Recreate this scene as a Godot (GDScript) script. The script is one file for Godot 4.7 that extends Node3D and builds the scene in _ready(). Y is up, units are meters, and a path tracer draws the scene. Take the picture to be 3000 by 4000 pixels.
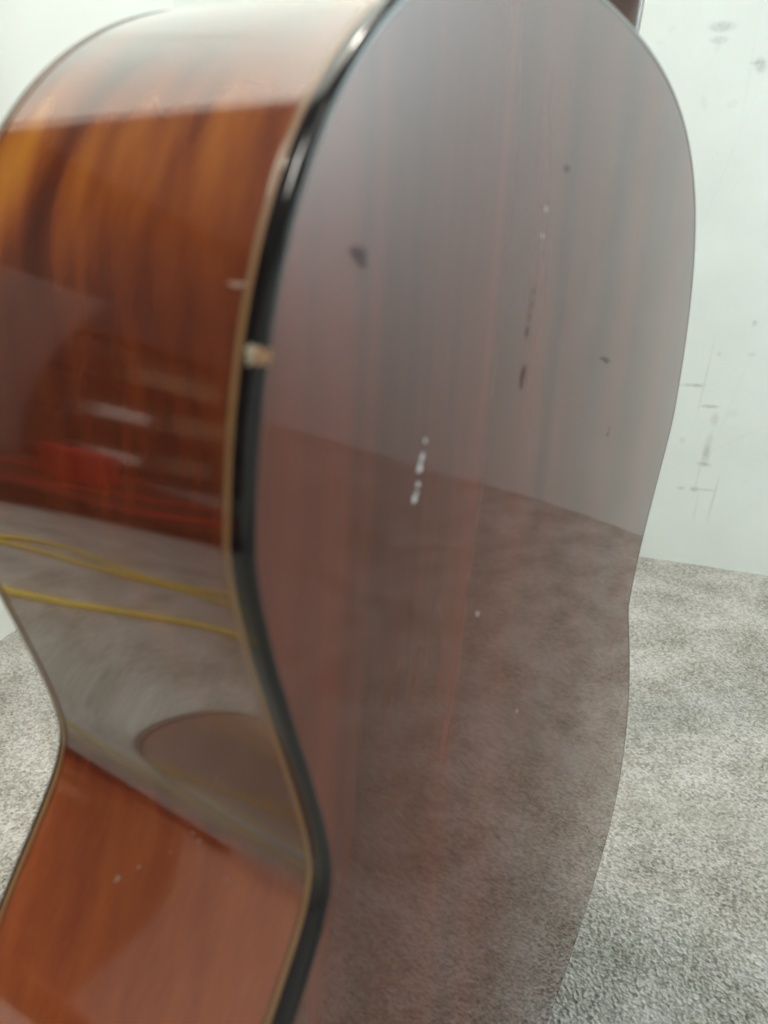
extends Node3D
# A glossy acoustic guitar standing on end in the corner of a white room with a grey carpet.

const CORNER := Vector3(-0.2514, 0.0, -1.1085)   # where the two white walls meet
const ALONG := Vector3(0.9383, 0.0, 0.3458)      # along the right-hand wall
const OUT := Vector3(-0.3458, 0.0, 0.9383)       # from that wall into the room
const EYE := 0.4551
const CEILING := 2.45

# ---- the guitar's body outline (metres; x across, y up the neck, z towards the player's chest side)
const YT := 0.2236
const YE := -0.2755
const DEPTH_TOP := 0.1058
const DEPTH_END := 0.1089

var taken := {}
var rng := RandomNumberGenerator.new()


func _ready() -> void:
	rng.seed = 41
	# camera
	var cam := Camera3D.new()
	cam.name = "camera"
	cam.position = Vector3(0, EYE, 0)
	cam.rotation_degrees = Vector3(-23.7, 0, 0)
	cam.near = 0.02
	cam.far = 30.0
	var lens := CameraAttributesPhysical.new()
	lens.frustum_focal_length = 12.0 / tan(deg_to_rad(65.8 / 2.0))
	lens.frustum_focus_distance = 0.56
	lens.exposure_aperture = 7.0
	lens.frustum_near = 0.02
	lens.frustum_far = 30.0
	cam.attributes = lens
	add_child(cam)
	cam.fov = 65.8
	cam.current = true
	# surroundings: a closed room, lit by its ceiling panels
	var e := Environment.new()
	e.background_mode = Environment.BG_COLOR
	e.background_color = Color(0.05, 0.05, 0.05)
	e.tonemap_mode = Environment.TONE_MAPPER_LINEAR
	e.tonemap_exposure = 1.0
	e.sdfgi_enabled = true
	e.ssao_enabled = true
	e.ssil_enabled = true
	var we := WorldEnvironment.new()
	we.environment = e
	add_child(we)
	# ceiling panels: u, v, width, length, energy
	ceiling_panel(1.25, 1.62, 0.6, 0.6, 0.3, "white square ceiling light panel farther from the corner of the room")
	ceiling_panel(0.42, 0.50, 0.6, 0.6, 0.7, "white square ceiling light panel in the corner of the two white walls")
	ceiling_panel(-1.00, 1.45, 0.6, 0.6, 3.4, "white square ceiling light panel beyond the end of the short wall")
	added_floor_lamp(5.0)
	added_wall_lamp(1.6)

	build_room()
	build_guitar()
	build_post()
	build_clutter()


# ------------------------------------------------------------------ helpers

func numbered(called: String) -> String:
	if not taken.has(called):
		taken[called] = 0
		return called
	taken[called] += 1
	return "%s_%03d" % [called, taken[called]]


func at(u: float, v: float, y := 0.0) -> Vector3:
	return CORNER + ALONG * u + OUT * v + Vector3(0, y, 0)


func room_turn() -> Basis:
	return Basis(ALONG, Vector3.UP, OUT)


func thing(called: String, label: String, category: String, where := Transform3D()) -> Node3D:
	var o := Node3D.new()
	o.name = numbered(called)
	o.transform = where
	o.set_meta("label", label)
	o.set_meta("category", category)
	add_child(o, true)
	return o


func put(called: String, mesh: Mesh, mat: Material, parent: Node = null) -> MeshInstance3D:
	var o := MeshInstance3D.new()
	o.mesh = mesh
	o.material_override = mat
	if parent:
		o.name = called
		parent.add_child(o, true)
	else:
		o.name = numbered(called)
		add_child(o, true)
	return o


func structure(called: String, mesh: Mesh, mat: Material, where := Transform3D()) -> MeshInstance3D:
	var o := put(called, mesh, mat)
	o.transform = where
	o.set_meta("kind", "structure")
	return o


func paint(c: Color, rough := 0.6, spec := 0.4) -> StandardMaterial3D:
	var m := StandardMaterial3D.new()
	m.albedo_color = c.linear_to_srgb()
	m.roughness = rough
	m.metallic_specular = spec
	return m


# a smooth sheet from rows of points; out_from turns the normals away from (sign 1) or to a reference direction
func sheet(p: Array, uv: Array, flip := false, closed := false) -> ArrayMesh:
	var rows := p.size()
	var cols: int = p[0].size()
	var vs := PackedVector3Array()
	var ns := PackedVector3Array()
	var us := PackedVector2Array()
	var ix := PackedInt32Array()
	for i in rows:
		for j in cols:
			var ia := i - 1
			var ib := i + 1
			if closed:
				ia = rows - 2 if i == 0 else i - 1
				ib = 1 if i == rows - 1 else i + 1
			else:
				ia = maxi(ia, 0)
				ib = mini(ib, rows - 1)
			var du: Vector3 = p[ib][j] - p[ia][j]
			var dv: Vector3 = p[i][mini(j + 1, cols - 1)] - p[i][maxi(j - 1, 0)]
			var n := du.cross(dv)
			if n.length() < 1e-12:
				n = Vector3(0, 0, 1)
			n = n.normalized()
			if flip:
				n = -n
			vs.append(p[i][j])
			ns.append(n)
			us.append(uv[i][j])
	for i in rows - 1:
		for j in cols - 1:
			var a := i * cols + j
			var b := a + 1
			var c := a + cols
			var d := c + 1
			for tri in [[a, c, b], [b, c, d]]:
				var g := (vs[tri[1]] - vs[tri[0]]).cross(vs[tri[2]] - vs[tri[0]])
				if g.dot(ns[tri[0]] + ns[tri[1]] + ns[tri[2]]) > 0.0:
					ix.append_array([tri[0], tri[2], tri[1]])
				else:
					ix.append_array(tri)
	var arr := []
	arr.resize(Mesh.ARRAY_MAX)
	arr[Mesh.ARRAY_VERTEX] = vs
	arr[Mesh.ARRAY_NORMAL] = ns
	arr[Mesh.ARRAY_TEX_UV] = us
	arr[Mesh.ARRAY_INDEX] = ix
	var m := ArrayMesh.new()
	m.add_surface_from_arrays(Mesh.PRIMITIVE_TRIANGLES, arr)
	return m


# a box with its long edges chamfered, centred on `mid`
func add_box(st: SurfaceTool, mid: Vector3, size: Vector3, c := 0.004, turn := Basis()) -> void:
	var h := size / 2.0
	c = minf(c, minf(h.x, minf(h.y, h.z)) * 0.6)
	var faces := [[Vector3.RIGHT, Vector3.UP, Vector3.BACK], [Vector3.UP, Vector3.BACK, Vector3.RIGHT], [Vector3.BACK, Vector3.RIGHT, Vector3.UP]]
	for f in faces:
		for s in [-1.0, 1.0]:
			var n: Vector3 = f[0] * s
			var o := n * (n.abs().dot(h))
			var a: Vector3 = f[1] * (absf(f[1].dot(h)) - c)
			var b: Vector3 = f[2] * (absf(f[2].dot(h)) - c)
			quad(st, mid, turn, n, [o - a - b, o + a - b, o + a + b, o - a + b])
	# chamfers along the edges
	for f in faces:
		for s in [-1.0, 1.0]:
			for q in [-1.0, 1.0]:
				var n1: Vector3 = f[0] * s
				var n2: Vector3 = f[1] * q
				var l: Vector3 = f[2] * (absf(f[2].dot(h)) - c)
				var h1 := n1.abs().dot(h)
				var h2 := n2.abs().dot(h)
				var e1 := n1 * h1 + n2 * (h2 - c)
				var e2 := n1 * (h1 - c) + n2 * h2
				quad(st, mid, turn, (n1 + n2).normalized(), [e1 - l, e2 - l, e2 + l, e1 + l])
	for sx in [-1.0, 1.0]:
		for sy in [-1.0, 1.0]:
			for sz in [-1.0, 1.0]:
				var s := Vector3(sx, sy, sz)
				var q := s * (h - Vector3.ONE * c)
				tri(st, mid, turn, s.normalized(), [q + Vector3(sx * c, 0, 0), q + Vector3(0, sy * c, 0), q + Vector3(0, 0, sz * c)])


func tri(st: SurfaceTool, mid: Vector3, turn: Basis, n: Vector3, p: Array) -> void:
	var g: Vector3 = (p[1] - p[0]).cross(p[2] - p[0])
	var order := [0, 2, 1] if g.dot(n) > 0.0 else [0, 1, 2]
	for k in order:
		st.set_normal(turn * n)
		st.set_uv(Vector2(p[k].x + p[k].z, p[k].y))
		st.add_vertex(mid + turn * p[k])


func quad(st: SurfaceTool, mid: Vector3, turn: Basis, n: Vector3, p: Array) -> void:
	tri(st, mid, turn, n, [p[0], p[1], p[2]])
	tri(st, mid, turn, n, [p[0], p[2], p[3]])


func box(mid: Vector3, size: Vector3, c := 0.004, turn := Basis()) -> ArrayMesh:
	var st := SurfaceTool.new()
	st.begin(Mesh.PRIMITIVE_TRIANGLES)
	add_box(st, mid, size, c, turn)
	return st.commit()


func tube(path: Array, r: float, around := 10) -> ArrayMesh:
	var p := []
	var uv := []
	for i in path.size():
		var d: Vector3 = (path[mini(i + 1, path.size() - 1)] - path[maxi(i - 1, 0)]).normalized()
		var s := d.cross(Vector3.UP).normalized()
		var t := s.cross(d)
		var row := []
		var ur := []
		for k in around + 1:
			var a := TAU * k / around
			row.append(path[i] + (s * cos(a) + t * sin(a)) * r)
			ur.append(Vector2(i, k))
		p.append(row)
		uv.append(ur)
	return sheet(p, uv, true)


func smooth_path(pts: Array, steps := 8) -> Array:
	var c := Curve3D.new()
	for i in pts.size():
		var d: Vector3 = (pts[mini(i + 1, pts.size() - 1)] - pts[maxi(i - 1, 0)]) / 6.0
		c.add_point(pts[i], -d, d)
	var out := []
	var n := steps * pts.size()
	for i in n + 1:
		out.append(c.sample_baked(c.get_baked_length() * i / n, true))
	return out


func noise(s: int, kind := FastNoiseLite.TYPE_SIMPLEX_SMOOTH, octaves := 3) -> FastNoiseLite:
	var n := FastNoiseLite.new()
	n.seed = s
	n.noise_type = kind
	n.frequency = 1.0
	n.fractal_type = FastNoiseLite.FRACTAL_FBM if octaves > 1 else FastNoiseLite.FRACTAL_NONE
	n.fractal_octaves = octaves
	return n


func picture(w: int, h: int, d: PackedByteArray) -> ImageTexture:
	return ImageTexture.create_from_image(Image.create_from_data(w, h, false, Image.FORMAT_RGB8, d))


func srgb8(x: float) -> int:
	x = clampf(x, 0.0, 1.0)
	return int((12.92 * x if x <= 0.0031308 else 1.055 * pow(x, 1.0 / 2.4) - 0.055) * 255.0 + 0.5)


# ------------------------------------------------------------------ the room

func ceiling_panel(u: float, v: float, w: float, l: float, energy: float, label: String) -> void:
	var t := thing("ceiling_light", label, "ceiling light", Transform3D(room_turn(), at(u, v, CEILING)))
	var white := paint(Color(0.8, 0.8, 0.8), 0.4)
	for s in [-1.0, 1.0]:
		put("frame", box(Vector3(s * (w / 2 + 0.012), -0.012, 0), Vector3(0.022, 0.022, l + 0.046), 0.002), white, t)
		put("frame", box(Vector3(0, -0.012, s * (l / 2 + 0.012)), Vector3(w - 0.002, 0.022, 0.022), 0.002), white, t)
	var glow := paint(Color(0.9, 0.9, 0.9), 0.5)
	glow.emission_enabled = true
	glow.emission = Color(1.0, 0.98, 0.94)
	glow.emission_energy_multiplier = 1.4
	put("diffuser", box(Vector3(0, -0.008, 0), Vector3(w - 0.002, 0.006, l - 0.002), 0.001), glow, t)
	var a := AreaLight3D.new()
	a.name = "lamp"
	a.area_size = Vector2(w, l)
	a.light_energy = energy
	a.light_color = Color(1.0, 0.985, 0.95)
	a.shadow_enabled = true
	a.area_range = 8.0
	a.area_attenuation = 2.0
	a.position = Vector3(0, -0.03, 0)
	a.rotation_degrees = Vector3(-90, 0, 0)
	t.add_child(a)


# an added lamp, out of frame, put in to brighten the long wall
func added_floor_lamp(energy: float) -> void:
	var t := thing("added_floor_lamp", "added standing lamp, out of view, with a square white head brightening the long wall", "lamp", Transform3D(room_turn(), at(1.88, 0.58)))
	var steel := paint(Color(0.55, 0.55, 0.55), 0.4)
	put("base", box(Vector3(0, 0.014, 0), Vector3(0.24, 0.022, 0.24), 0.006), steel, t)
	put("pole", box(Vector3(0, 0.50, 0.066), Vector3(0.022, 0.96, 0.022), 0.006), steel, t)
	var tilt := Basis(Vector3.RIGHT, 0.30)
	var head := Vector3(0, 0.98, 0)
	put("head", box(head + tilt * Vector3(0, 0, 0.03), Vector3(0.30, 0.30, 0.05), 0.008, tilt), steel, t)
	var glow := paint(Color(0.9, 0.9, 0.9), 0.5)
	glow.emission_enabled = true
	glow.emission = Color(0.94, 0.98, 1.0)
	glow.emission_energy_multiplier = 1.4
	put("diffuser", box(head, Vector3(0.27, 0.27, 0.006), 0.001, tilt), glow, t)
	var a := AreaLight3D.new()
	a.name = "lamp"
	a.area_size = Vector2(0.27, 0.27)
	a.light_energy = energy
	a.light_color = Color(0.93, 0.98, 1.0)
	a.shadow_enabled = true
	a.area_range = 8.0
	a.area_attenuation = 2.0
	a.transform = Transform3D(tilt, head + tilt * Vector3(0, 0, -0.012))
	t.add_child(a)


# an added lamp, out of frame, brightening the short wall mirrored in the guitar
func added_wall_lamp(energy: float) -> void:
	var t := thing("added_wall_lamp", "added white wall lamp, out of view, high on the short wall to brighten it", "lamp", Transform3D(room_turn(), at(0.0, 0.56)))
	var white := paint(Color(0.75, 0.75, 0.74), 0.4)
	put("back_plate", box(Vector3(0.009, 1.78, 0), Vector3(0.014, 0.12, 0.12), 0.004), white, t)
	put("arm", box(Vector3(0.13, 1.80, 0), Vector3(0.226, 0.02, 0.02), 0.004), white, t)
	var tilt := Basis(Vector3(0, 0, 1), -0.85) * Basis(Vector3.RIGHT, -PI / 2)
	var head := Vector3(0.26, 1.765, 0)
	put("head", box(head + tilt * Vector3(0, 0, 0.028), Vector3(0.30, 0.12, 0.044), 0.006, tilt), white, t)
	var glow := paint(Color(0.9, 0.9, 0.9), 0.5)
	glow.emission_enabled = true
	glow.emission = Color(1.0, 0.97, 0.92)
	glow.emission_energy_multiplier = 1.4
	put("diffuser", box(head, Vector3(0.28, 0.10, 0.006), 0.001, tilt), glow, t)
	var a := AreaLight3D.new()
	a.name = "lamp"
	a.area_size = Vector2(0.28, 0.10)
	a.light_energy = energy
	a.light_color = Color(1.0, 0.97, 0.92)
	a.shadow_enabled = true
	a.area_range = 8.0
	a.area_attenuation = 2.0
	a.transform = Transform3D(tilt, head + tilt * Vector3(0, 0, -0.012))
	t.add_child(a)


func build_room() -> void:
	# carpet
	var carpet := carpet_material()
	var p := []
	var uv := []
	for i in 2:
		var row := []
		var ur := []
		for j in 2:
			var u := -2.62 + 5.14 * i
			var v := -0.08 + 3.6 * j
			row.append(at(u, v))
			ur.append(Vector2(u, v))
		p.append(row)
		uv.append(ur)
	structure("carpet_floor", sheet(p, uv, true), carpet)
	structure("ceiling", box(at(-0.05, 1.72, CEILING + 0.03), Vector3(5.2, 0.06, 3.7), 0.001, room_turn()), paint(Color(0.45, 0.45, 0.44), 0.85))
	# long white wall, scuffed
	var wall := wall_material()
	p = []
	uv = []
	for i in 2:
		var row := []
		var ur := []
		for j in 2:
			var u := -2.6 + 5.1 * i
			var y := -0.01 + (CEILING + 0.01) * j
			row.append(at(u, 0.0, y))
			ur.append(Vector2((u - 0.4) / 0.7, 1.0 - y / 0.7))
		p.append(row)
		uv.append(ur)
	var w1 := structure("wall", sheet(p, uv, false), wall)
	var core := put("wall_core", box(at(-0.05, -0.055, CEILING / 2), Vector3(5.1, CEILING, 0.1), 0.002, room_turn()), paint(Color(0.76, 0.77, 0.75), 0.7), w1)
	core.set_meta("kind", "structure")
	var plain := paint(Color(0.80, 0.80, 0.77), 0.55)
	structure("wall", box(at(-0.05, 0.324, CEILING / 2 - 0.01), Vector3(0.1, CEILING, 0.672), 0.004, room_turn()), plain)
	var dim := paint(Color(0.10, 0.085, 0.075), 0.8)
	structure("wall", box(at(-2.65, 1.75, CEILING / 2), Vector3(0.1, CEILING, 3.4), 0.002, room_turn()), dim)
	structure("wall", box(at(2.55, 1.75, CEILING / 2), Vector3(0.1, CEILING, 3.4), 0.002, room_turn()), paint(Color(0.76, 0.78, 0.75), 0.7))
	structure("wall", box(at(-0.05, 3.5, CEILING / 2), Vector3(5.2, CEILING, 0.1), 0.002, room_turn()), paint(Color(0.78, 0.74, 0.71), 0.7))


func carpet_material() -> StandardMaterial3D:
	var n := 1600
	var loops := noise(3, FastNoiseLite.TYPE_CELLULAR, 1)
	loops.cellular_return_type = FastNoiseLite.RETURN_DISTANCE
	loops.cellular_jitter = 1.0
	loops.frequency = 0.24
	var a := loops.get_seamless_image(n, n)
	var tone := noise(8, FastNoiseLite.TYPE_CELLULAR, 1)
	tone.cellular_return_type = FastNoiseLite.RETURN_CELL_VALUE
	tone.cellular_jitter = 1.0
	tone.frequency = 0.24
	var b := tone.get_seamless_image(n, n)
	var cloud := noise(5, FastNoiseLite.TYPE_SIMPLEX_SMOOTH, 4)
	cloud.frequency = 0.007
	var c := cloud.get_seamless_image(n, n)
	var da := a.get_data()
	var db := b.get_data()
	var dc := c.get_data()
	var col := PackedByteArray()
	col.resize(n * n * 3)
	var hgt := PackedByteArray()
	hgt.resize(n * n)
	for i in n * n:
		var d := da[i] / 255.0
		var cell := db[i] / 255.0
		var cl := dc[i] / 255.0
		var k := 0.34 + 0.22 * (cell - 0.5) + 0.20 * (cl - 0.5) + 0.16 * (0.5 - d)
		k = clampf(k, 0.10, 0.85)
		col[i * 3] = srgb8(k * 1.0)
		col[i * 3 + 1] = srgb8(k * 0.965)
		col[i * 3 + 2] = srgb8(k * (0.82 + 0.08 * cl + 0.04 * cell))
		hgt[i] = clampi(int(255.0 * (0.85 - 0.75 * d + 0.3 * (cell - 0.5))), 0, 255)
	var m := StandardMaterial3D.new()
	m.albedo_texture = picture(n, n, col)
	m.uv1_scale = Vector3(1.0 / 0.8, 1.0 / 0.8, 1)
	m.roughness = 1.0
	m.metallic_specular = 0.1
	m.heightmap_enabled = true
	m.heightmap_scale = 0.22
	m.heightmap_texture = ImageTexture.create_from_image(Image.create_from_data(n, n, false, Image.FORMAT_L8, hgt))
	m.rim_enabled = true
	m.rim = 0.25
	return m


# a soft elongated mark: centre, half length, half width, angle from the first axis, strength
func mark(marks: Array, x: float, y: float, l: float, w: float, ang: float, s: float) -> void:
	marks.append([x, y, l, w, cos(ang), sin(ang), s])


func mark_at(marks: Array, x: float, y: float, rough: float) -> float:
	var t := 0.0
	for m in marks:
		var dx: float = x - m[0]
		var dy: float = y - m[1]
		if absf(dx) + absf(dy) > 2.0 * (m[2] + m[3]):
			continue
		var a: float = (dx * m[4] + dy * m[5]) / (1.1 * m[2])
		var b: float = (-dx * m[5] + dy * m[4]) / (1.35 * m[3])
		var q := a * a + b * b
		if q < 2.2:
			t += 0.42 * m[6] * exp(-q * q * 0.9) * (0.55 + 0.9 * rough)
	return t


func wall_material() -> StandardMaterial3D:
	var n := 1024
	var marks := []
	mark(marks, 0.6185, 0.578, 0.0105, 0.0032, 0.0, 0.55)
	mark(marks, 0.6175, 0.5668, 0.007, 0.0026, 0.0, 0.42)
	mark(marks, 0.6170, 0.560, 0.003, 0.003, 0.0, 0.12)
	mark(marks, 0.6588, 0.5437, 0.0045, 0.005, 0.4, 0.6)
	mark(marks, 0.6550, 0.5462, 0.006, 0.0012, 0.1, 0.35)
	mark(marks, 0.5720, 0.578, 0.004, 0.003, 0.0, 0.10)
	mark(marks, 0.6120, 0.512, 0.003, 0.005, 0.3, 0.14)
	mark(marks, 0.6385, 0.511, 0.005, 0.003, 0.3, 0.12)
	mark(marks, 0.6500, 0.535, 0.0015, 0.030, 0.0, 0.08)
	mark(marks, 0.6440, 0.460, 0.0012, 0.060, -0.25, 0.045)
	mark(marks, 0.6434, 0.2245, 0.0110, 0.0014, 0.07, 0.5)
	mark(marks, 0.6498, 0.2238, 0.0040, 0.0016, 0.0, 0.3)
	mark(marks, 0.6660, 0.2016, 0.0085, 0.0015, 0.06, 0.62)
	mark(marks, 0.6729, 0.1868, 0.0038, 0.0055, 0.0, 0.34)
	mark(marks, 0.6560, 0.232, 0.0012, 0.032, -0.06, 0.22)
	mark(marks, 0.6705, 0.156, 0.0035, 0.010, -0.1, 0.34)
	mark(marks, 0.6705, 0.143, 0.0038, 0.008, 0.0, 0.42)
	mark(marks, 0.6697, 0.1315, 0.0062, 0.0020, 0.0, 0.6)
	mark(marks, 0.6490, 0.0985, 0.0045, 0.0016, 0.1, 0.4)
	mark(marks, 0.6640, 0.0992, 0.0042, 0.0022, 0.0, 0.62)
	mark(marks, 0.6760, 0.1000, 0.0095, 0.0011, 0.05, 0.4)
	mark(marks, 0.6655, 0.115, 0.0011, 0.018, -0.05, 0.2)
	mark(marks, 0.6865, 0.089, 0.0014, 0.020, -0.08, 0.34)
	mark(marks, 0.6690, 0.078, 0.0012, 0.016, 0.0, 0.14)
	mark(marks, 0.6961, 0.2975, 0.0025, 0.0025, 0.0, 0.5)
	mark(marks, 0.6660, 0.262, 0.0020, 0.0020, 0.0, 0.35)
	mark(marks, 0.6990, 0.2640, 0.0040, 0.0016, 0.2, 0.24)
	mark(marks, 0.6420, 0.158, 0.0030, 0.0030, 0.0, 0.22)
	mark(marks, 0.7000, 0.166, 0.030, 0.0012, 0.6, 0.07)
	mark(marks, 0.6870, 0.205, 0.0011, 0.055, -0.2, 0.05)
	mark(marks, 0.6900, 0.196, 0.006, 0.004, 0.5, 0.10)
	var r := RandomNumberGenerator.new()
	r.seed = 9
	for i in 45:
		mark(marks, r.randf_range(0.42, 1.05), r.randf_range(0.03, 0.66), r.randf_range(0.001, 0.006), r.randf_range(0.0006, 0.0016), r.randf_range(-0.4, 0.4) + (PI / 2 if r.randf() < 0.4 else 0.0), r.randf_range(0.03, 0.09))
	var cells := {}
	for m in marks:
		var reach: float = 1.5 * (m[2] + m[3])
		for gx in range(int((m[0] - reach) * 50), int((m[0] + reach) * 50) + 1):
			for gy in range(int(maxf(m[1] - reach, 0) * 50), int((m[1] + reach) * 50) + 1):
				var key := gx * 1000 + gy
				if not cells.has(key):
					cells[key] = []
				cells[key].append(m)
	var fine := noise(21, FastNoiseLite.TYPE_SIMPLEX_SMOOTH, 2)
	fine.frequency = 0.13
	var df := fine.get_image(n, n).get_data()
	var broad := noise(22, FastNoiseLite.TYPE_SIMPLEX_SMOOTH, 3)
	broad.frequency = 0.006
	var dd := broad.get_image(n, n).get_data()
	var col := PackedByteArray()
	col.resize(n * n * 3)
	for j in n:
		var y := (1.0 - (j + 0.5) / n) * 0.7
		for i in n:
			var x := 0.4 + 0.7 * (i + 0.5) / n
			var k := j * n + i
			var t := 0.0
			var key := int(x * 50) * 1000 + int(y * 50)
			if cells.has(key):
				t = minf(mark_at(cells[key], x, y, df[k] / 255.0), 0.85)
			var edge := smoothstep(0.0, 0.06, minf(minf(x - 0.4, 1.1 - x), 0.7 - y))
			var base := 0.85 + edge * 0.06 * (dd[k] / 255.0 - 0.5)
			t *= edge
			col[k * 3] = srgb8(lerpf(base * 0.935, 0.07, t))
			col[k * 3 + 1] = srgb8(lerpf(base * 1.0, 0.085, t))
			col[k * 3 + 2] = srgb8(lerpf(base * 0.965, 0.09, t))
	var m := StandardMaterial3D.new()
	m.albedo_texture = picture(n, n, col)
	m.texture_repeat = false
	m.roughness = 0.55
	m.metallic_specular = 0.4
	return m


# ------------------------------------------------------------------ the guitar

func bez(p0: Vector2, p1: Vector2, p2: Vector2, p3: Vector2, n: int, skip: bool) -> Array:
	var o := []
	for i in range(1 if skip else 0, n + 1):
		var t := float(i) / n
		var s := 1.0 - t
		o.append(p0 * s * s * s + p1 * 3.0 * s * s * t + p2 * 3.0 * s * t * t + p3 * t * t * t)
	return o


# half of the outline, from the neck block down to the tail block; left and right of a hand-bent body differ a little
func half(left: bool) -> Array:
	var wb := 0.1442 if left else 0.1474
	var yb := 0.0931 if left else 0.0946
	var e := 0.4566 if left else 0.5355
	var g := 0.8535 if left else 0.8594
	var a := 0.2411 if left else 0.2069
	var ww := 0.116 if left else 0.1241
	var b := 0.20 if left else 0.3695
	var c := 0.20 if left else 0.06
	var wl := 0.1577 if left else 0.1716
	var yl := -0.1186 if left else -0.1315
	var d := 0.53 if left else 0.506
	var o := bez(Vector2(0, YT), Vector2(e * wb, YT), Vector2(wb, yb + g * (YT - yb)), Vector2(wb, yb), 44, false)
	o.append_array(bez(Vector2(wb, yb), Vector2(wb, yb * (1.0 - a)), Vector2(ww, yb * b), Vector2(ww, 0), 36, true))
	o.append_array(bez(Vector2(ww, 0), Vector2(ww, yl * c), Vector2(wl, yl * (1.0 - d)), Vector2(wl, yl), 36, true))
	o.append_array(bez(Vector2(wl, yl), Vector2(wl, yl + 0.44 * (YE - yl)), Vector2(0.46 * wl, YE), Vector2(0, YE), 36, true))
	if left:
		for i in o.size():
			o[i].x = -o[i].x
	return o


# an old back is never quite flat: a slight twist
func warp(x: float, y: float) -> float:
	return 0.09 * x * y


func depth_at(y: float) -> float:
	return lerpf(DEPTH_TOP, DEPTH_END, (YT - y) / (YT + 0.2717))


func outline() -> Array:
	var o := half(true)
	var r := half(false)
	for i in range(r.size() - 2, -1, -1):
		o.append(r[i])
	return o   # closed: the last point is the first again


func normals2(o: Array) -> Array:
	var n := []
	var s := o.size()
	for i in s:
		var a: Vector2 = o[s - 2] if i == 0 else o[i - 1]
		var b: Vector2 = o[1] if i == s - 1 else o[i + 1]
		var t := (b - a).normalized()
		n.append(Vector2(t.y, -t.x))
	return n


# a strip along the outline; profile: [offset outwards, distance into the body from the back (or from the front when front)]
func strip(o: Array, n: Array, profile: Array, front := false) -> ArrayMesh:
	var p := []
	var uv := []
	var run := 0.0
	for i in o.size():
		if i:
			run += o[i].distance_to(o[i - 1])
		var row := []
		var ur := []
		var d := depth_at(o[i].y)
		for q in profile:
			var f: Vector2 = o[i] + n[i] * q[0]
			row.append(Vector3(f.x, f.y, -d + q[1] if front else warp(o[i].x, o[i].y) - q[1]))
			ur.append(Vector2(run, q[1]))
		p.append(row)
		uv.append(ur)
	return sheet(p, uv, front, true)


func plate(o: Array, inset: float, n: Array, z0: float, dome: float, front := false) -> ArrayMesh:
	var p := []
	var uv := []
	var h := (o.size() - 1) / 2
	for i in h + 1:
		var l: Vector2 = o[i] - n[i] * inset
		var r: Vector2 = o[o.size() - 1 - i] - n[o.size() - 1 - i] * inset
		var row := []
		var ur := []
		var m := 28
		for j in m + 1:
			var q := l.lerp(r, float(j) / m)
			var w := maxf(absf(l.x), absf(r.x))
			var z := z0 + dome * maxf(0.0, w * w - q.x * q.x)
			if front:
				z = -depth_at(q.y) - z
			else:
				z += warp(q.x, q.y)
			row.append(Vector3(q.x, q.y, z))
			ur.append(Vector2((q.x + 0.18) / 0.36, (0.24 - q.y) / 0.54))
		p.append(row)
		uv.append(ur)
	return sheet(p, uv, front)


func lacquer(tex: Texture2D, rough: float, spec := 0.4, coat := 1.0) -> StandardMaterial3D:
	var m := StandardMaterial3D.new()
	m.albedo_texture = tex
	m.roughness = 0.05
	m.metallic_specular = spec
	m.clearcoat_enabled = true
	m.clearcoat = coat
	m.clearcoat_roughness = rough
	return m


func back_texture() -> ImageTexture:
	var w := 768
	var h := 1152
	var grain := noise(31, FastNoiseLite.TYPE_SIMPLEX_SMOOTH, 4)
	var pore := noise(32, FastNoiseLite.TYPE_SIMPLEX_SMOOTH, 2)
	var band := noise(33, FastNoiseLite.TYPE_SIMPLEX_SMOOTH, 2)
	var d := PackedByteArray()
	d.resize(w * h * 3)
	for j in h:
		var y := 0.24 - 0.54 * (j + 0.5) / h
		for i in w:
			var x := -0.18 + 0.36 * (i + 0.5) / w
			var s := grain.get_noise_2d(x * 150.0, y * 3.0 + 7.0)
			var f := pore.get_noise_2d(x * 1500.0, y * 28.0)
			var b := band.get_noise_2d(x * 38.0, y * 1.1)
			var k := 1.0 + 0.07 * s + 0.30 * b + 0.08 * f
			var warm := 1.0 + 0.2 * b + 0.1 * s
			var r := 0.092 * k * warm
			var g := 0.025 * k
			var bl := 0.016 * k
			var q := (j * w + i) * 3
			d[q] = srgb8(r)
			d[q + 1] = srgb8(g)
			d[q + 2] = srgb8(bl)
	return picture(w, h, d)


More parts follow.
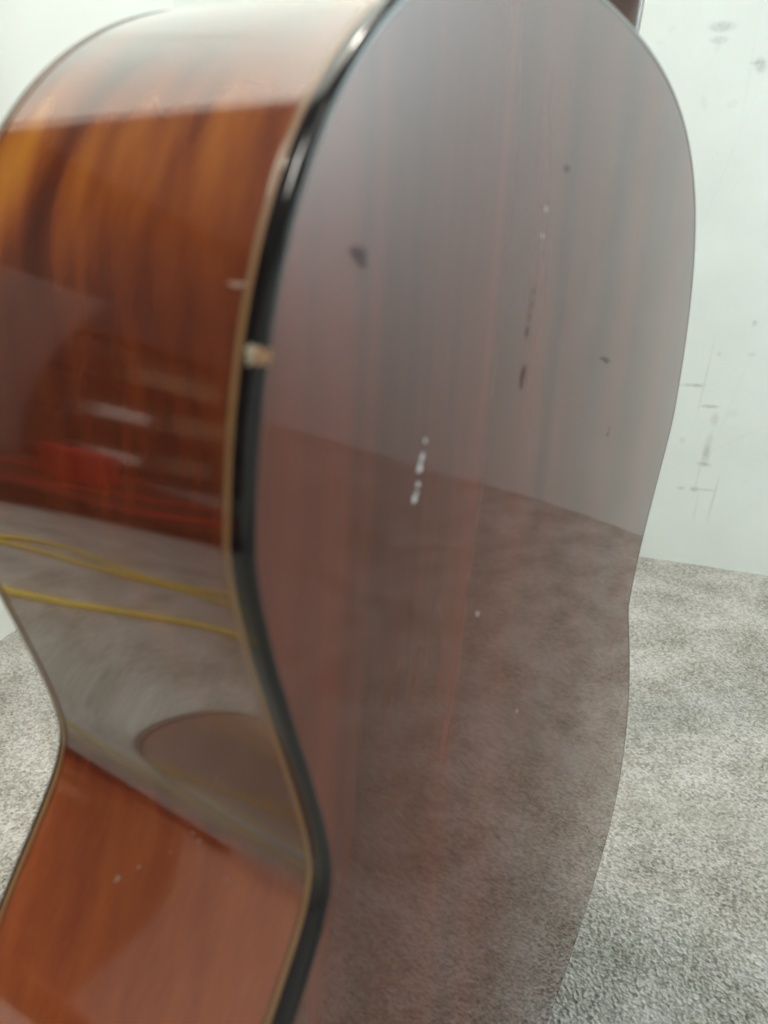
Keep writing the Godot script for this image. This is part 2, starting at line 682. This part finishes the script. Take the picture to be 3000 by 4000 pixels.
func side_texture() -> ImageTexture:
	var w := 1400   # along the rim, 0 to 0.70 m
	var h := 240    # across it, 0 to 0.12 m
	var long := noise(51, FastNoiseLite.TYPE_SIMPLEX_SMOOTH, 3)
	var fig := noise(52, FastNoiseLite.TYPE_SIMPLEX_SMOOTH, 3)
	var fine := noise(53, FastNoiseLite.TYPE_SIMPLEX_SMOOTH, 3)
	var d := PackedByteArray()
	d.resize(w * h * 3)
	for j in h:
		var z := 0.12 * (j + 0.5) / h
		for i in w:
			var u := 0.70 * (i + 0.5) / w
			var zz := z + 0.006 * fig.get_noise_2d(u * 7.0, 3.0)
			var a := long.get_noise_2d(u * 6.0, zz * 48.0)
			var b := fig.get_noise_2d(u * 22.0 + zz * 60.0, zz * 26.0)
			var c := fine.get_noise_2d(u * 60.0, zz * 700.0)
			# the tone: amber at the shoulder, dark towards the waist, plain red-brown beyond it
			var waist := smoothstep(0.148, 0.186, u) * (1.0 - smoothstep(0.318, 0.334, u))
			var lower := smoothstep(0.318, 0.334, u)
			var figure := lerpf(1.0, 0.4, lower)
			var k := 0.54 + figure * (1.0 - 0.5 * waist) * (0.24 * a + 0.30 * b) + 0.10 * c
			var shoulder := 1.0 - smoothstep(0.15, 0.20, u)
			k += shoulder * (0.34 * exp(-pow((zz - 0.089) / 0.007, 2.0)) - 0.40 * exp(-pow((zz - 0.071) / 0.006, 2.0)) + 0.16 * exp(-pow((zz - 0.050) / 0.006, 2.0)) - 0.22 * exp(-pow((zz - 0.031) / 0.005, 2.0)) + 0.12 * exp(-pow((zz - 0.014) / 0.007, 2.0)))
			k -= 0.60 * (1.0 - smoothstep(0.112, 0.146, u))  # neck end painted darker so the pale reflection dominates there
			k = k - 0.42 * waist - 0.24 * smoothstep(0.262, 0.29, u) * (1.0 - lower) + 0.10 * lower  # end of the waist painted extra dark for the dark mirrored patch
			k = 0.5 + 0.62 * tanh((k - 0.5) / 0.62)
			k = clampf(k, 0.0, 1.0)
			var r := lerpf(0.048, lerpf(0.46, 0.37, lower), k)
			var g := lerpf(0.012, lerpf(0.182, 0.118, lower), k * k * 0.6 + k * 0.4)
			var bl := lerpf(0.008, lerpf(0.028, 0.032, lower), k)
			var q := (j * w + i) * 3
			d[q] = srgb8(r)
			d[q + 1] = srgb8(g)
			d[q + 2] = srgb8(bl)
	return picture(w, h, d)


func build_guitar() -> void:
	var place := Transform3D(Basis(Vector3(0.5586, -0.1493, -0.8159), Vector3(0.0618, 0.9884, -0.1385), Vector3(0.8271, 0.027, 0.5614)).orthonormalized(), Vector3(0.0507, EYE - 0.178, -0.2353))
	var t := thing("acoustic_guitar", "glossy reddish brown acoustic guitar with black edge binding, standing on end on grey carpet", "guitar", place)
	var o := outline()
	var n := normals2(o)
	# back
	put("back", plate(o, 0.0018, n, 0.0002, 0.5 / 5.0), lacquer(back_texture(), 0.045, 0.12, 0.9), t)
	# sides, one bent strip for each half
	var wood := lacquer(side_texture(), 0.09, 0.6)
	for left in [true, false]:
		var hf := half(left)
		var p := []
		var uv := []
		var run := 0.0
		for i in hf.size():
			if i:
				run += hf[i].distance_to(hf[i - 1])
			var row := []
			var ur := []
			var d := depth_at(hf[i].y)
			for j in 9:
				var z := lerpf(0.0039, d - 0.0021, j / 8.0)
				row.append(Vector3(hf[i].x, hf[i].y, warp(hf[i].x, hf[i].y) * (1.0 - j / 8.0) - z))
				ur.append(Vector2(run / 0.70, z / 0.12))
			p.append(row)
			uv.append(ur)
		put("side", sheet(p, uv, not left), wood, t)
	# black binding with a rounded corner, then a pale line and a thin dark one, at the back and at the front
	var black := paint(Color(0.008, 0.007, 0.008), 0.12, 0.3)
	black.clearcoat_enabled = true
	black.clearcoat = 0.6
	black.clearcoat_roughness = 0.05
	var tan_wood := paint(Color(0.24, 0.125, 0.05), 0.4)
	tan_wood.clearcoat_enabled = true
	tan_wood.clearcoat = 1.0
	tan_wood.clearcoat_roughness = 0.05
	var dark_line := paint(Color(0.05, 0.02, 0.010), 0.4)
	dark_line.clearcoat_enabled = true
	dark_line.clearcoat = 1.0
	dark_line.clearcoat_roughness = 0.05
	for front in [false, true]:
		var prof := [[0.00025, 0.0044], [0.0003, 0.0039], [0.0003, 0.0028]]
		for k in 9:
			var a := PI / 2 * k / 8.0
			prof.append([0.0003 - 0.0019 * (1.0 - cos(a)), 0.0016 - 0.0019 * sin(a)])
		prof.append([-0.0021, -0.0003])
		if front:
			prof[0][1] = 0.0022
			prof[1][1] = 0.0020
			prof[2][1] = 0.0018
		var s := 0.0022 if front else 0.0
		put("binding", strip(o, n, prof, front), black, t)
		put("purfling", strip(o, n, [[0.0002, 0.0061 - s], [0.00024, 0.0053 - s], [0.0002, 0.00442 - s]], front), tan_wood, t)
		put("purfling", strip(o, n, [[0.00015, 0.0066 - s], [0.00018, 0.0063 - s], [0.00015, 0.00612 - s]], front), dark_line, t)
	# chips and scuffs on the binding
	chip_on(t, o, n, Vector2(-0.1414, 0.1262), 0.0021, 0.0021, 0.0016, Color(0.34, 0.31, 0.23))
	chip_on(t, o, n, Vector2(-0.1414, 0.1266), 0.0019, 0.0004, 0.0013, Color(0.36, 0.20, 0.11))
	# dents and scratches in the lacquer: [across, along, half width, half length, turn]
	var bruise := paint(Color(0.050, 0.016, 0.013), 0.5, 0.0)
	bruise.clearcoat_enabled = true
	bruise.clearcoat = 0.55
	bruise.clearcoat_roughness = 0.15
	var faint := paint(Color(0.045, 0.010, 0.008), 0.5, 0.0)
	faint.clearcoat_enabled = true
	faint.clearcoat = 0.76
	faint.clearcoat_roughness = 0.06
	var filler := paint(Color(0.50, 0.46, 0.46), 0.6)
	var speck := paint(Color(0.30, 0.20, 0.15), 0.5)
	for q in [[-0.1146, 0.1462, 0.0030, 0.0017, -0.5], [-0.0360, 0.1189, 0.0011, 0.0034, -0.22], [-0.0362, 0.1312, 0.0007, 0.0016, -0.15]]:
		put("dent", fleck(q[0], q[1], q[2], q[3], q[4]), bruise, t)
	for q in [[-0.0346, 0.1423, 0.0006, 0.0009, 0.0], [-0.0353, 0.1386, 0.0007, 0.0010, 0.1], [-0.0356, 0.1354, 0.0007, 0.0012, -0.1], [0.0312, 0.1214, 0.0052, 0.0006, -0.12], [0.0330, 0.1206, 0.0020, 0.0007, -0.1], [0.046, 0.093, 0.0005, 0.0011, -0.3], [0.047, 0.0952, 0.0004, 0.0007, 0.2], [-0.020, 0.176, 0.0020, 0.0008, 0.1]]:
		put("dent", fleck(q[0], q[1], q[2], q[3], q[4]), faint, t)
	for q in [[-0.0862, 0.1062, 0.0005, 0.0007, 0.0], [-0.0871, 0.1024, 0.0008, 0.0011, -0.2], [-0.0878, 0.0999, 0.0010, 0.0014, -0.2], [-0.0881, 0.0958, 0.0008, 0.0007, 0.0], [-0.0884, 0.0938, 0.0006, 0.0006, 0.0], [-0.0893, 0.0924, 0.0010, 0.0010, -0.2], [-0.0320, 0.164, 0.0007, 0.0008, 0.0], [-0.0496, 0.0503, 0.0006, 0.0006, 0.0], [-0.010, 0.001, 0.0004, 0.0007, -0.4], [-0.0325, 0.157, 0.0004, 0.0005, 0.0], [-0.117, -0.062, 0.0006, 0.0016, -0.2]]:
		put("scratch", fleck(q[0], q[1], q[2], q[3], q[4]), filler, t)
	# scuffs on the side: [run along the rim, depth, half length, half width]
	for q in [[0.1765, 0.0098, 0.0005, 0.0024], [0.3290, 0.0424, 0.0005, 0.0006], [0.3280, 0.0452, 0.0004, 0.0006], [0.3340, 0.030, 0.0004, 0.0005], [0.3440, 0.060, 0.0005, 0.0005], [0.3360, 0.051, 0.0003, 0.0004], [0.350, 0.066, 0.0012, 0.0007]]:
		put("scuff", rim_fleck(half(true), q[0], q[1], q[2], q[3]), speck, t)
	# soundboard, bridge, sound hole rosette, neck
	var spruce := paint(Color(0.55, 0.33, 0.13), 0.35)
	put("soundboard", plate(o, 0.0018, n, 0.0002, 0.5 / 12.0, true), spruce, t)
	var ebony := paint(Color(0.02, 0.015, 0.013), 0.4)
	put("bridge", box(Vector3(0, -0.125, -depth_at(-0.125) - 0.006), Vector3(0.16, 0.028, 0.010), 0.003), ebony, t)
	var mahogany := paint(Color(0.09, 0.03, 0.018), 0.35)
	mahogany.clearcoat_enabled = true
	mahogany.clearcoat = 1.0
	mahogany.clearcoat_roughness = 0.05
	var p := []
	var uv := []
	for i in 15:
		var y: float = YT + 0.0005 + [0.0, 0.004, 0.010, 0.018, 0.028, 0.04, 0.06, 0.10, 0.16, 0.22, 0.28, 0.33, 0.345, 0.36, 0.375][i]
		var w: float = lerpf(0.030, 0.0225, (y - YT) / 0.375)
		var deep: float = [0.098, 0.090, 0.075, 0.056, 0.040, 0.030, 0.026, 0.0235, 0.0225, 0.0215, 0.021, 0.021, 0.021, 0.021, 0.021][i]
		var row := []
		var ur := []
		for k in 17:
			var a := PI * k / 16.0
			row.append(Vector3(-w * cos(a), y, -DEPTH_TOP + deep * pow(sin(a), 0.7)))
			ur.append(Vector2(y, k))
		p.append(row)
		uv.append(ur)
	put("neck", sheet(p, uv, true), mahogany, t)
	put("fretboard", box(Vector3(0, YT + 0.14, -DEPTH_TOP - 0.004), Vector3(0.05, 0.47, 0.0065), 0.0015), ebony, t)
	put("headstock", box(Vector3(0, YT + 0.465, -DEPTH_TOP + 0.014), Vector3(0.068, 0.18, 0.015), 0.004, Basis(Vector3.RIGHT, 0.2)), mahogany, t)


# a small ragged flake lying a hair's breadth proud of the back
func fleck(x: float, y: float, a: float, b: float, turn: float) -> ArrayMesh:
	var p := []
	var uv := []
	for i in 13:
		var row := []
		var ur := []
		for s in [1.0, 0.6, 0.0]:
			var an := TAU * (i % 12) / 12.0
			var r: float = s * (1.0 + 0.22 * sin(an * 3.0 + x * 900.0) + 0.12 * sin(an * 5.0 + y * 700.0))
			var q := Vector2(cos(an) * a * r, sin(an) * b * r).rotated(turn) + Vector2(x, y)
			row.append(Vector3(q.x, q.y, 0.00028 + 0.1 * maxf(0.0, back_half(q.y) * back_half(q.y) - q.x * q.x) + warp(q.x, q.y)))
			ur.append(q)
		p.append(row)
		uv.append(ur)
	return sheet(p, uv)


# the half width that the back's arch is measured from
func back_half(y: float) -> float:
	var best := 0.0
	for left in [true, false]:
		var h := half(left)
		for i in h.size() - 1:
			if (h[i].y >= y and h[i + 1].y <= y):
				best = maxf(best, absf(lerpf(h[i].x, h[i + 1].x, (h[i].y - y) / maxf(h[i].y - h[i + 1].y, 1e-6))))
	return best


func rim_fleck(h: Array, run: float, depth: float, a: float, b: float) -> ArrayMesh:
	var p := []
	var uv := []
	for i in 13:
		var row := []
		var ur := []
		for s in [1.0, 0.6, 0.0]:
			var an := TAU * (i % 12) / 12.0
			var r: float = s * (1.0 + 0.25 * sin(an * 3.0 + run * 900.0))
			var u := run + cos(an) * a * r
			var z := depth + sin(an) * b * r + 0.3 * cos(an) * a * r
			var gone := 0.0
			var k := 1
			while k < h.size() - 1 and gone + h[k].distance_to(h[k - 1]) < u:
				gone += h[k].distance_to(h[k - 1])
				k += 1
			var d: Vector2 = (h[k] - h[k - 1]).normalized()
			var f: Vector2 = h[k - 1] + d * (u - gone) + Vector2(d.y, -d.x) * 0.0003
			row.append(Vector3(f.x, f.y, -z))
			ur.append(Vector2(u, z))
		p.append(row)
		uv.append(ur)
	return sheet(p, uv)


func chip_on(t: Node3D, o: Array, n: Array, near: Vector2, half_l: float, z: float, half_z: float, c: Color) -> void:
	var best := 0
	for i in o.size():
		if o[i].distance_to(near) < o[best].distance_to(near):
			best = i
	var nn: Vector2 = n[best]
	var tt := Vector2(-nn.y, nn.x)
	var p := []
	var uv := []
	for i in 7:
		var row := []
		var ur := []
		for j in 7:
			var a := (i - 3) / 3.0
			var b := (j - 3) / 3.0
			var q := maxf(absf(a), absf(b))
			var len := sqrt(a * a + b * b)
			var k := q / len if len > 0.0 else 0.0
			var wob := 1.0 + 0.25 * sin(7.0 * atan2(b, a)) + 0.15 * sin(3.0 * atan2(b, a) + 1.0)
			a *= k * wob
			b *= k * wob
			var f: Vector2 = near.lerp(o[best], 1.0) + tt * a * half_l
			var zz := z + b * half_z
			var off := 0.0003 + 0.00035 * (1.0 - q * q) - 0.0001
			if zz < 0.0016:
				off -= 0.0019 * (1.0 - sqrt(maxf(0.0, 1.0 - pow((0.0016 - zz) / 0.0019, 2.0))))
			f += nn * off
			row.append(Vector3(f.x, f.y, warp(f.x, f.y) - zz))
			ur.append(Vector2(i, j))
		p.append(row)
		uv.append(ur)
	put("binding_chip", sheet(p, uv), paint(c, 0.7), t)


# ------------------------------------------------------------------ the other things

func build_post() -> void:
	var foot := Vector3(0.088, 0.0, -0.552)
	var lean := Basis(Vector3.BACK, -0.075)
	var m := paint(Color(0.10, 0.045, 0.038), 0.2, 0.7)
	m.clearcoat_enabled = true
	m.clearcoat = 1.0
	m.clearcoat_roughness = 0.08
	var t := thing("wooden_post", "narrow varnished reddish brown wooden post rising behind the guitar's right shoulder", "post", Transform3D(lean, foot))
	var p := []
	var uv := []
	for i in 2:
		var row := []
		var ur := []
		for k in 25:
			var a := TAU * k / 24.0
			var c := Vector2(signf(cos(a)) * pow(absf(cos(a)), 0.45) * 0.024, signf(sin(a)) * pow(absf(sin(a)), 0.45) * 0.016)
			row.append(Vector3(c.x, 0.002 + 1.05 * i, c.y))
			ur.append(Vector2(i, k))
		p.append(row)
		uv.append(ur)
	put("shaft", sheet(p, uv), m, t)
	put("foot", box(Vector3(0, 0.012, 0), Vector3(0.10, 0.020, 0.09), 0.004, lean.inverse()), m, t)
	put("cap", box(Vector3(0, 1.056, 0), Vector3(0.05, 0.012, 0.034), 0.004), m, t)


func build_clutter() -> void:
	# yellow cable looped over the carpet, seen mirrored in the guitar's side
	var yellow := paint(Color(0.75, 0.56, 0.02), 0.45)
	var loop := []
	for q in [[-1.05, -1.0], [-0.86, -0.72], [-0.78, -0.52], [-0.73, -0.39], [-0.693, -0.325], [-0.655, -0.280], [-0.62, -0.242], [-0.585, -0.200], [-0.55, -0.150], [-0.50, -0.105], [-0.44, -0.07], [-0.36, -0.03], [-0.33, 0.05], [-0.42, 0.12], [-0.52, 0.07], [-0.553, -0.05], [-0.556, -0.135], [-0.60, -0.19], [-0.66, -0.225], [-0.70, -0.262], [-0.72, -0.33], [-0.66, -0.40], [-0.58, -0.37], [-0.519, -0.303], [-0.492, -0.262], [-0.464, -0.217], [-0.441, -0.174], [-0.412, -0.138], [-0.385, -0.095], [-0.37, 0.0], [-0.34, 0.12], [-0.2, 0.4], [0.1, 0.8]]:
		loop.append(Vector3(q[0], 0.0045 + 0.002 * rng.randf(), q[1]))
	var c := put("yellow_cable", tube(smooth_path(loop, 7), 0.0042), yellow)
	c.set_meta("label", "bright yellow cable looping over the grey carpet beside the guitar")
	c.set_meta("category", "cable")
	# dim far side of the room: shelves with boxes, a pale cabinet
	var room := room_turn()
	var sh := thing("shelf_unit", "dark shelf unit at the far side of the room", "shelf", Transform3D(room, at(-2.3, 2.25)))
	var steel := paint(Color(0.05, 0.04, 0.035), 0.5)
	for y in [0.10, 0.42, 0.74, 1.06]:
		put("shelf_board", box(Vector3(0, y, 0), Vector3(0.36, 0.024, 0.84), 0.003), steel, sh)
	for sx in [-1.0, 1.0]:
		for sz in [-1.0, 1.0]:
			put("upright", box(Vector3(sx * 0.195, 0.56, sz * 0.405), Vector3(0.028, 1.12, 0.028), 0.003), steel, sh)
	var card := paint(Color(0.30, 0.21, 0.13), 0.8)
	var white := paint(Color(0.70, 0.67, 0.64), 0.6)
	var red := paint(Color(0.50, 0.02, 0.02), 0.5)
	var k := 0
	for q in [[0.57, -0.16, 0.10, 0.20, white, "white box on the middle shelf"], [0.57, 0.16, 0.16, 0.22, card, "brown box on the middle shelf"], [0.25, -0.15, 0.08, 0.18, white, "flat white box on the lower shelf"], [0.25, 0.16, 0.13, 0.20, card, "brown box on the lower shelf"], [0.89, 0.0, 0.14, 0.34, card, "long brown box on the upper shelf"]]:
		var base: float = q[0] - 0.138
		var b := put("storage_box", box(Vector3.ZERO, Vector3(0.24, q[2], q[3]), 0.004), q[4])
		b.transform = Transform3D(room, at(-2.28, 2.25 + q[1], base + q[2] / 2 + 0.001))
		b.set_meta("label", q[5] + " of the dark unit")
		b.set_meta("category", "box")
		b.set_meta("group", "boxes on the dark shelves")
		k += 1
	var dark_wood := paint(Color(0.045, 0.022, 0.014), 0.4)
	var trunk := thing("storage_chest", "low dark wooden chest with three red bands across its lid, left of the guitar", "chest", Transform3D(room, at(-0.86, 1.24)))
	put("body", box(Vector3(0, 0.062, 0), Vector3(0.88, 0.116, 0.94), 0.006), dark_wood, trunk)
	put("lid", box(Vector3(0, 0.134, 0), Vector3(0.90, 0.022, 0.96), 0.006), dark_wood, trunk)
	for q in [0.30, 0.06, -0.30]:
		put("band", box(Vector3(q, 0.1475, 0), Vector3(0.045 if q > 0.1 else 0.03, 0.006, 0.955), 0.002), red, trunk)
	put("clasp", box(Vector3(0.456, 0.115, 0), Vector3(0.012, 0.05, 0.06), 0.003), steel, trunk)
	var rb := put("red_crate", box(Vector3.ZERO, Vector3(0.13, 0.12, 0.13), 0.008), red)
	rb.transform = Transform3D(room, at(-0.95, 1.44, 0.206))
	rb.set_meta("label", "small red crate standing on the low dark wooden chest")
	rb.set_meta("category", "crate")
	var cb := put("storage_box", box(Vector3.ZERO, Vector3(0.16, 0.07, 0.20), 0.005), card)
	cb.transform = Transform3D(room, at(-0.80, 1.10, 0.181))
	cb.set_meta("label", "flat brown box lying on the low dark wooden chest")
	cb.set_meta("category", "box")
	var cab := thing("pale_cabinet", "tall pale cabinet with two doors beside the dark shelf unit", "cabinet", Transform3D(room, at(-2.38, 1.35)))
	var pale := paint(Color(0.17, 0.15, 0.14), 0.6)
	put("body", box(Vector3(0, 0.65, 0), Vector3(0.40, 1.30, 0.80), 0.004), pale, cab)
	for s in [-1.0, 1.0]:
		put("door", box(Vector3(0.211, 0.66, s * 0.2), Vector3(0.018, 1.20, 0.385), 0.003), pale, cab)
		put("handle", box(Vector3(0.228, 0.66, s * 0.03), Vector3(0.014, 0.12, 0.012), 0.003), steel, cab)
